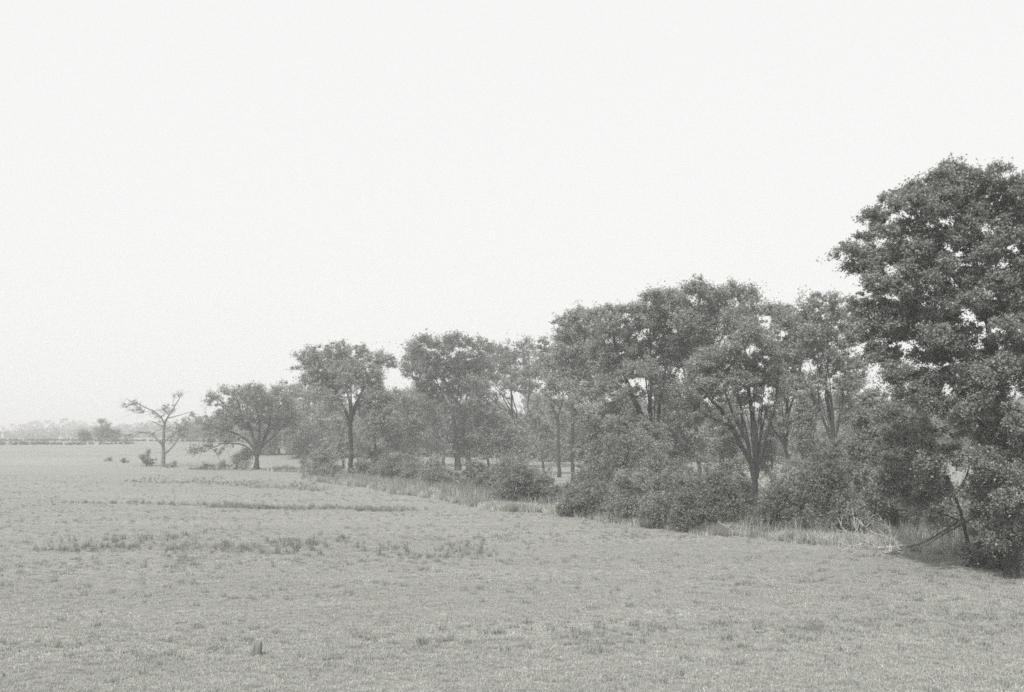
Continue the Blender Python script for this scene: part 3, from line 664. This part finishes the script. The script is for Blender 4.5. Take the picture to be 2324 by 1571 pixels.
# ------------------------------------------------------------------ the fallen limb, sticks, post
def stick_thing(name, label, cat, base, lines, mat, seed, twigs=0, depth=14, parts=('trunk',)):
    rg = np.random.default_rng(seed); b = at(*base); s = b[1] / F
    root = thing(name, b, label, cat); fine = []
    for li in lines:
        r0, pn, pts = li[0], li[1], li[2:]
        dE = rg.uniform(-1, 1) * depth
        P = np.array([[(p[0] - base[0]) * s, dE * s * (i / len(pts)), (base[1] - p[1]) * s] for i, p in enumerate(pts)])
        Q = smooth_line(P, 6 * s); Q[1:] += rg.normal(0, 0.5 * s, (len(Q) - 1, 3))
        gz = ground_z(Q[:, 0] + b[0], Q[:, 1] + b[1]) - b[2]; Q[:, 2] = np.maximum(Q[:, 2], gz + 0.03)
        R = r0 / 2 * s * (1 - 0.75 * np.linspace(0, 1, len(Q)))
        v, f = tubes([(Q, R)], 7); mesh_obj(pn, v, f, M[li[1] == 'trunk' and mat or 'dead'], root, True)
        if pn == 'twig_spray' or twigs:
            for k in range(2, len(Q)):
                for _ in range(twigs):
                    if rg.uniform() < 0.45: continue
                    d = unit(unit(Q[k] - Q[k - 1]) + rg.normal(size=3) * 0.55 + np.array([0, 0, 0.35])); L = rg.uniform(12, 40) * s * (1.1 - 0.5 * k / len(Q))
                    m = Q[k] + d * L * 0.5; e = m + unit(d + rg.normal(size=3) * 0.35 + np.array([0, 0, .2])) * L * 0.5
                    fine.append((np.array([Q[k], m, e]), np.array([0.85, 0.6, 0.4]) * s))
    if fine:
        v, f = tubes(fine, 4); o = mesh_obj('twig', v, f, M['dead'], root, True); o['kind'] = 'stuff'
    return root
# crop of the lower right: u = 1717.6 + .2734 cx, v = 1093 + .2734 cy
def c7(x, y): return (1717.6 + 0.2734 * x, 1093 + 0.2734 * y)
def c7(x, y): return (1733 + 0.2734 * x, 1097 + 0.2734 * y)
stick_thing('fallen_limb', 'bleached fallen tree limb with a fan of fine bare twigs lying in the weeds', 'fallen branch', (2050, 1268),
    [(6, 'trunk', c7(1900, 180), c7(1800, 260), c7(1640, 350), c7(1480, 430), c7(1340, 530)),
     (5.5, 'trunk', c7(1660, 300), c7(1500, 400), c7(1300, 500), c7(1100, 560), c7(980, 585)),
     (5, 'limb', c7(1260, 515), c7(1100, 525), c7(950, 535), c7(860, 490), c7(760, 430), c7(680, 400), c7(650, 350)),
     (3.5, 'limb', c7(1120, 520), c7(1040, 455), c7(900, 410), c7(830, 340)),
     (3.0, 'limb', c7(950, 535), c7(850, 470), c7(790, 400), c7(770, 300)),
     (3.0, 'limb', c7(1150, 520), c7(1080, 470), c7(1040, 380), c7(980, 290)),
     (3.0, 'limb', c7(1400, 440), c7(1420, 400), c7(1380, 350), c7(1370, 290)),
     (3.5, 'limb', c7(1300, 525), c7(1345, 565), c7(1360, 610), c7(1372, 640)),
     (2.5, 'limb', c7(1390, 520), c7(1380, 570), c7(1350, 600)),
     (2.5, 'limb', c7(860, 490), c7(760, 520), c7(640, 560)),
     (2.5, 'limb', c7(1560, 360), c7(1480, 370), c7(1390, 430))],
    'dead_dark', 71, twigs=3)
def c4(x, y): return (1171 + 0.2733 * x, 936.8 + 0.2733 * y)
def c7(x, y): return (1717.6 + 0.2734 * x, 1093 + 0.2734 * y)
for i, (pts, lab) in enumerate([
    ((c4(1680, 905), c4(1760, 955), c4(1850, 1010)), 'straight pale stick slanting out of the grass in front of the fan-shaped elm'),
    ((c4(1090, 945), c4(1120, 925), c4(1165, 870)), 'short bleached stick leaning in the thicket edge below the massive tree'),
    ((c4(740, 905), c4(790, 875), c4(880, 850)), 'bent pale stick at the left end of the middle thicket'),
    ((c7(410, 435), c7(440, 480), c7(475, 520)), 'crooked pale stick on the grass left of the fallen limb'),
    ((c7(700, 630), c7(740, 630), c7(790, 615)), 'small curved twig lying in front of the fallen limb')]):
    yb = max(p[1] for p in pts) + 3
    stick_thing('stick', lab, 'stick', (pts[0][0], yb), [(2.0, 'limb', *pts)], 'dead', 80 + i, twigs=1, depth=10)

def post():
    p = at(583, 1487); root = thing('fence_post', p, 'short weathered wooden post in the near grass at the bottom', 'post')
    w2, h = 0.13, 0.34
    rg = np.random.default_rng(5); V = []
    for z in (-0.2, h * 0.5, h - 0.03, h):
        k = 0.9 if z == h else 1.0
        if True:
            for e in ((-1, -.82), (-.82, -1), (.82, -1), (1, -.82), (1, .82), (.82, 1), (-.82, 1), (-1, .82)):
                V.append((e[0] * w2 * k + rg.normal(0, .003), e[1] * w2 * k, z + (0.02 * e[0] if z >= h - 0.05 else 0)))
    Fc = [];
    for r in range(3):
        for q in range(8): Fc.append((r * 8 + q, r * 8 + (q + 1) % 8, (r + 1) * 8 + (q + 1) % 8, (r + 1) * 8 + q))
    o = mesh_obj('shaft', V, Fc, M['post'], root)
    top = [V[24 + q] for q in range(8)] + [(0, 0, h + 0.004)]
    Ft = [(q, (q + 1) % 8, 8) for q in range(8)]
    mesh_obj('end_grain', top, Ft, M['bark_grey'], root)
post()

# ------------------------------------------------------------------ grass: tufts instanced over the field
def tuft_proto(name, mat, n, h, wd, spread, seed, lean=0.5):
    rg = np.random.default_rng(seed); V, Fc = [], []
    for i in range(n):
        a = rg.uniform(0, 6.28); r = spread * math.sqrt(rg.uniform()); b = np.array([r * math.cos(a), r * math.sin(a), -0.02])
        la = rg.uniform(0, 6.28); ln = lean * rg.uniform(0.2, 1.2); hh = h * rg.uniform(0.5, 1.15); L = np.array([math.cos(la) * ln, math.sin(la) * ln, 1.0])
        sd = np.array([math.cos(la + 1.57), math.sin(la + 1.57), 0]) * wd * rg.uniform(0.6, 1.2) / 2
        m = b + L * hh * 0.5 * np.array([0.7, 0.7, 1]); t = b + L * hh
        t[2] -= ln * hh * 0.25
        k = len(V); V += [b - sd, b + sd, m + sd * 0.8, m - sd * 0.8, t + sd * 0.15, t - sd * 0.15]
        Fc += [(k, k + 1, k + 2, k + 3), (k + 3, k + 2, k + 4, k + 5)]
    me = bpy.data.meshes.new(name); me.from_pydata([tuple(map(float, q)) for q in V], [], Fc); me.materials.append(M[mat])
    return bpy.data.objects.new(name, me)

def scatter(name, label, pts, protos_, smin, smax, scale_attr=None):
    me = bpy.data.meshes.new(name); me.vertices.add(len(pts)); me.vertices.foreach_set("co", np.asarray(pts, np.float32).ravel())
    o = bpy.data.objects.new(name, me); COL.objects.link(o); o['kind'] = 'stuff'; o['label'] = label
    ng = bpy.data.node_groups.new(name + "_nodes", 'GeometryNodeTree')
    ng.interface.new_socket("Geometry", in_out='INPUT', socket_type='NodeSocketGeometry'); ng.interface.new_socket("Geometry", in_out='OUTPUT', socket_type='NodeSocketGeometry')
    N = ng.nodes.new; L = ng.links.new
    gi, go = N("NodeGroupInput"), N("NodeGroupOutput")
    geos = N("GeometryNodeJoinGeometry"); geoi = N("GeometryNodeGeometryToInstance")
    gin = []
    for p in protos_:
        oi = N("GeometryNodeObjectInfo"); oi.inputs["Object"].default_value = p; oi.inputs["As Instance"].default_value = True
        gin.append(oi)
    for oi in reversed(gin): L(oi.outputs["Geometry"], geos.inputs[0])
    ip = N("GeometryNodeInstanceOnPoints"); ip.inputs["Pick Instance"].default_value = True
    ri = N("FunctionNodeRandomValue"); ri.data_type = 'INT'; ri.inputs["Min"].default_value = 0; ri.inputs["Max"].default_value = len(protos_) - 1; ri.inputs["Seed"].default_value = 3
    rs = N("FunctionNodeRandomValue"); rs.data_type = 'FLOAT'; rs.inputs[2].default_value = smin; rs.inputs[3].default_value = smax; rs.inputs["Seed"].default_value = 9
    rr = N("FunctionNodeRandomValue"); rr.data_type = 'FLOAT_VECTOR'; rr.inputs[0].default_value = (-0.12, -0.12, 0); rr.inputs[1].default_value = (0.12, 0.12, 6.283)
    L(gi.outputs[0], ip.inputs["Points"]); L(geos.outputs[0], ip.inputs["Instance"])
    L(ri.outputs[2], ip.inputs["Instance Index"]); L(rs.outputs[1], ip.inputs["Scale"]); L(rr.outputs[0], ip.inputs["Rotation"])
    L(ip.outputs[0], go.inputs[0])
    md = o.modifiers.new("scatter", 'NODES'); md.node_group = ng
    return o

def noise2(x, y, sc, seed):
    rg = np.random.default_rng(seed); z = np.zeros_like(x)
    for k in range(7):
        a = rg.uniform(0, 6.28); fq = sc * rg.uniform(0.6, 2.4); z += np.sin((x * math.cos(a) * 0.6 + y * math.sin(a) * 1.5) * fq + rg.uniform(0, 6.28))
    return z / 7

low = [tuft_proto('mown_tuft_a', 'grass', 26, 0.10, 0.014, 0.16, 1, 1.2), tuft_proto('mown_tuft_b', 'grass', 26, 0.08, 0.016, 0.18, 2, 1.6),
       tuft_proto('mown_tuft_c', 'grass_pale', 20, 0.07, 0.014, 0.18, 3, 2.4), tuft_proto('mown_tuft_d', 'grass', 30, 0.13, 0.014, 0.14, 4, 0.9)]
dk = [tuft_proto('weed_tuft_a', 'grass_dark', 24, 0.20, 0.020, 0.16, 5, 0.5), tuft_proto('weed_tuft_b', 'grass_dark', 22, 0.15, 0.022, 0.18, 6, 0.8)]
tall = [tuft_proto('tall_tuft_a', 'grass_dark', 34, 0.62, 0.026, 0.20, 7, 0.35), tuft_proto('tall_tuft_b', 'grass', 34, 0.52, 0.024, 0.22, 8, 0.5), tuft_proto('tall_tuft_c', 'grass_dark', 30, 0.75, 0.028, 0.2, 9, 0.3)]
stalk = [tuft_proto('weed_stalk', 'grass_dark', 9, 1.7, 0.035, 0.35, 15, 0.35), tuft_proto('dry_stalk', 'grass_pale', 5, 1.4, 0.028, 0.3, 16, 0.5)]
pale = [tuft_proto('dry_tuft_a', 'grass_pale', 34, 0.65, 0.026, 0.25, 10, 0.7), tuft_proto('dry_tuft_b', 'grass_pale', 30, 0.5, 0.026, 0.3, 11, 1.0), tuft_proto('dry_tuft_c', 'grass', 30, 0.7, 0.026, 0.2, 12, 0.5)]

pale_low = [low[2], tuft_proto('dry_mown_tuft', 'grass_pale', 26, 0.09, 0.015, 0.2, 13, 1.5)]
rg = np.random.default_rng(50)
def wedge(n, d0, d1, power=1.0):
    u = rg.uniform(size=n); d = d0 * (d1 / d0) ** (u ** power); x = rg.uniform(-0.62, 0.62, n) * d
    return x, d
# in the wedge, point density falls off with the distance
x, y = wedge(230000, 22, 190, 0.9)
keep = noise2(x, y, 0.8, 61) + rg.normal(0, 0.9, len(x)) > -0.3
x, y = x[keep], y[keep]
scatter('grass', 'short mown grass covering the near field', np.stack([x, y, ground_z(x, y)], 1), [low[0], low[1], low[3]], 0.45, 1.15)
x, y = wedge(120000, 22, 190, 0.9)
xr, yr = x * 0.94 + y * 0.34, y * 0.94 - x * 0.34
keep = noise2(xr * 0.5, yr * 1.4, 0.30, 71) + 0.6 * noise2(xr * 0.4, yr * 1.5, 0.9, 72) + rg.normal(0, 0.3, len(x)) > 0.30
x, y = x[keep], y[keep]
scatter('pale_grass', 'paler dry streaks in the mown grass', np.stack([x, y, ground_z(x, y)], 1), pale_low, 0.45, 1.15)
x, y = wedge(90000, 22, 160, 0.9)
keep = noise2(x, y, 0.22, 67) + 0.6 * noise2(x, y, 1.3, 68) + rg.normal(0, 0.55, len(x)) > 0.85 + 0.35 * (y < 42)
x, y = x[keep], y[keep]
scatter('weeds', 'darker weedy patches scattered through the mown grass', np.stack([x, y, ground_z(x, y)], 1), dk, 0.6, 1.3)

def band(poly, n, width, seed, taper=True):
    """points along a picture-space line laid on the ground, spread back by width metres"""
    P = np.array([at(a, b_)[:2] for a, b_ in poly]); seg = np.linalg.norm(np.diff(P, axis=0), axis=1); cum = np.concatenate([[0], np.cumsum(seg)])
    r2 = np.random.default_rng(seed); t = r2.uniform(0, cum[-1], n); xx = np.interp(t, cum, P[:, 0]); yy = np.interp(t, cum, P[:, 1])
    wv = width * (1 + 0.4 * np.sin(t * 0.6 + seed) + 0.2 * np.sin(t * 1.9))
    off = r2.beta(1.3, 1.8, n) * wv; yy = yy + off; xx = xx + r2.normal(0, 0.4, n)
    k = noise2(xx, yy, 0.5, seed + 5) + 0.7 * noise2(xx, yy, 1.7, seed + 6) + r2.normal(0, 0.4, n) > -0.05
    return np.stack([xx, yy, ground_z(xx, yy)], 1)[k]
scatter('tall_grass', 'dark strips of uncut taller grass across the field',
    np.vstack([band([(270, 1093), (400, 1097), (520, 1104), (640, 1112), (730, 1116)], 2600, 13, 1), band([(470, 1153), (640, 1158), (800, 1160), (930, 1162)], 3000, 3.4, 2),
               band([(110, 1142), (300, 1145), (470, 1150)], 500, 2, 3),
               band([(40, 1252), (260, 1254), (420, 1260), (520, 1256), (700, 1262), (900, 1266), (1110, 1272)], 2400, 8.0, 4)]), [tall[0], tall[1], dk[0], dk[1], low[3]], 0.3, 0.75)
edge_line = [(690, 1088), (800, 1103), (900, 1120), (1000, 1135), (1130, 1160), (1250, 1166), (1400, 1184), (1550, 1208), (1700, 1222), (1800, 1232), (1900, 1240), (2050, 1248), (2220, 1268), (2324, 1285)]
scatter('edge_weeds', 'rank weeds and uncut grass along the foot of the thicket', np.vstack([band(edge_line, 9000, 5.5, 11), band([(430, 1066), (700, 1074)], 500, 2, 12)]), tall + [pale[2], pale[0], pale[1]], 0.5, 1.25)
scatter('dry_grass', 'bleached dry grass lodged along the edge of the brush',
    np.vstack([band([(770, 1095), (850, 1105), (930, 1118), (1010, 1128)], 2600, 4.5, 21), band([(1110, 1158), (1160, 1160), (1220, 1164)], 800, 2.5, 22),
               band([(1780, 1228), (1900, 1240), (2000, 1250), (2150, 1262)], 900, 3, 23), band([(1250, 1168), (1330, 1176), (1500, 1202)], 500, 2, 24)]), pale, 0.6, 1.25)
scatter('weed_stalks', 'thin upright weed stalks poking out of the brush edge', band([(p[0], p[1] - 6) for p in edge_line], 1500, 4.5, 27), stalk, 0.5, 1.2)
# undergrowth inside the grove
def under(n, seed):
    r3 = np.random.default_rng(seed); P = np.array([at(a, b_)[:2] for a, b_ in edge_line]); t = r3.uniform(0, len(P) - 1.001, n); k = t.astype(int); fr = (t - k)[:, None]
    q = P[k] * (1 - fr) + P[k + 1] * fr; off = 4 + r3.uniform(0, 24, n) ** 1.0; d = unit(q) ; q = q + d * off[:, None]
    return np.stack([q[:, 0], q[:, 1], ground_z(q[:, 0], q[:, 1])], 1)
scatter('undergrowth', 'low shaded undergrowth on the floor of the grove', under(7000, 31), tall[:1] + dk, 0.8, 2.0)
# pale lodged hay swaths in the lower right
scatter('hay', 'thin pale lines of lying hay left on the mown field',
    np.vstack([band([(1710, 1312), (1790, 1330), (1900, 1356)], 420, 0.5, 41), band([(1770, 1358), (1850, 1378)], 180, 0.4, 42), band([(2240, 1345), (2140, 1335), (2060, 1322)], 200, 0.8, 43),
               band([(1900, 1415), (2010, 1440), (2150, 1462)], 260, 0.5, 44), band([(1500, 1282), (1640, 1290)], 160, 0.5, 45), band([(2100, 1385), (2220, 1405)], 160, 0.5, 46)]), [low[0], low[2]], 0.8, 1.6)
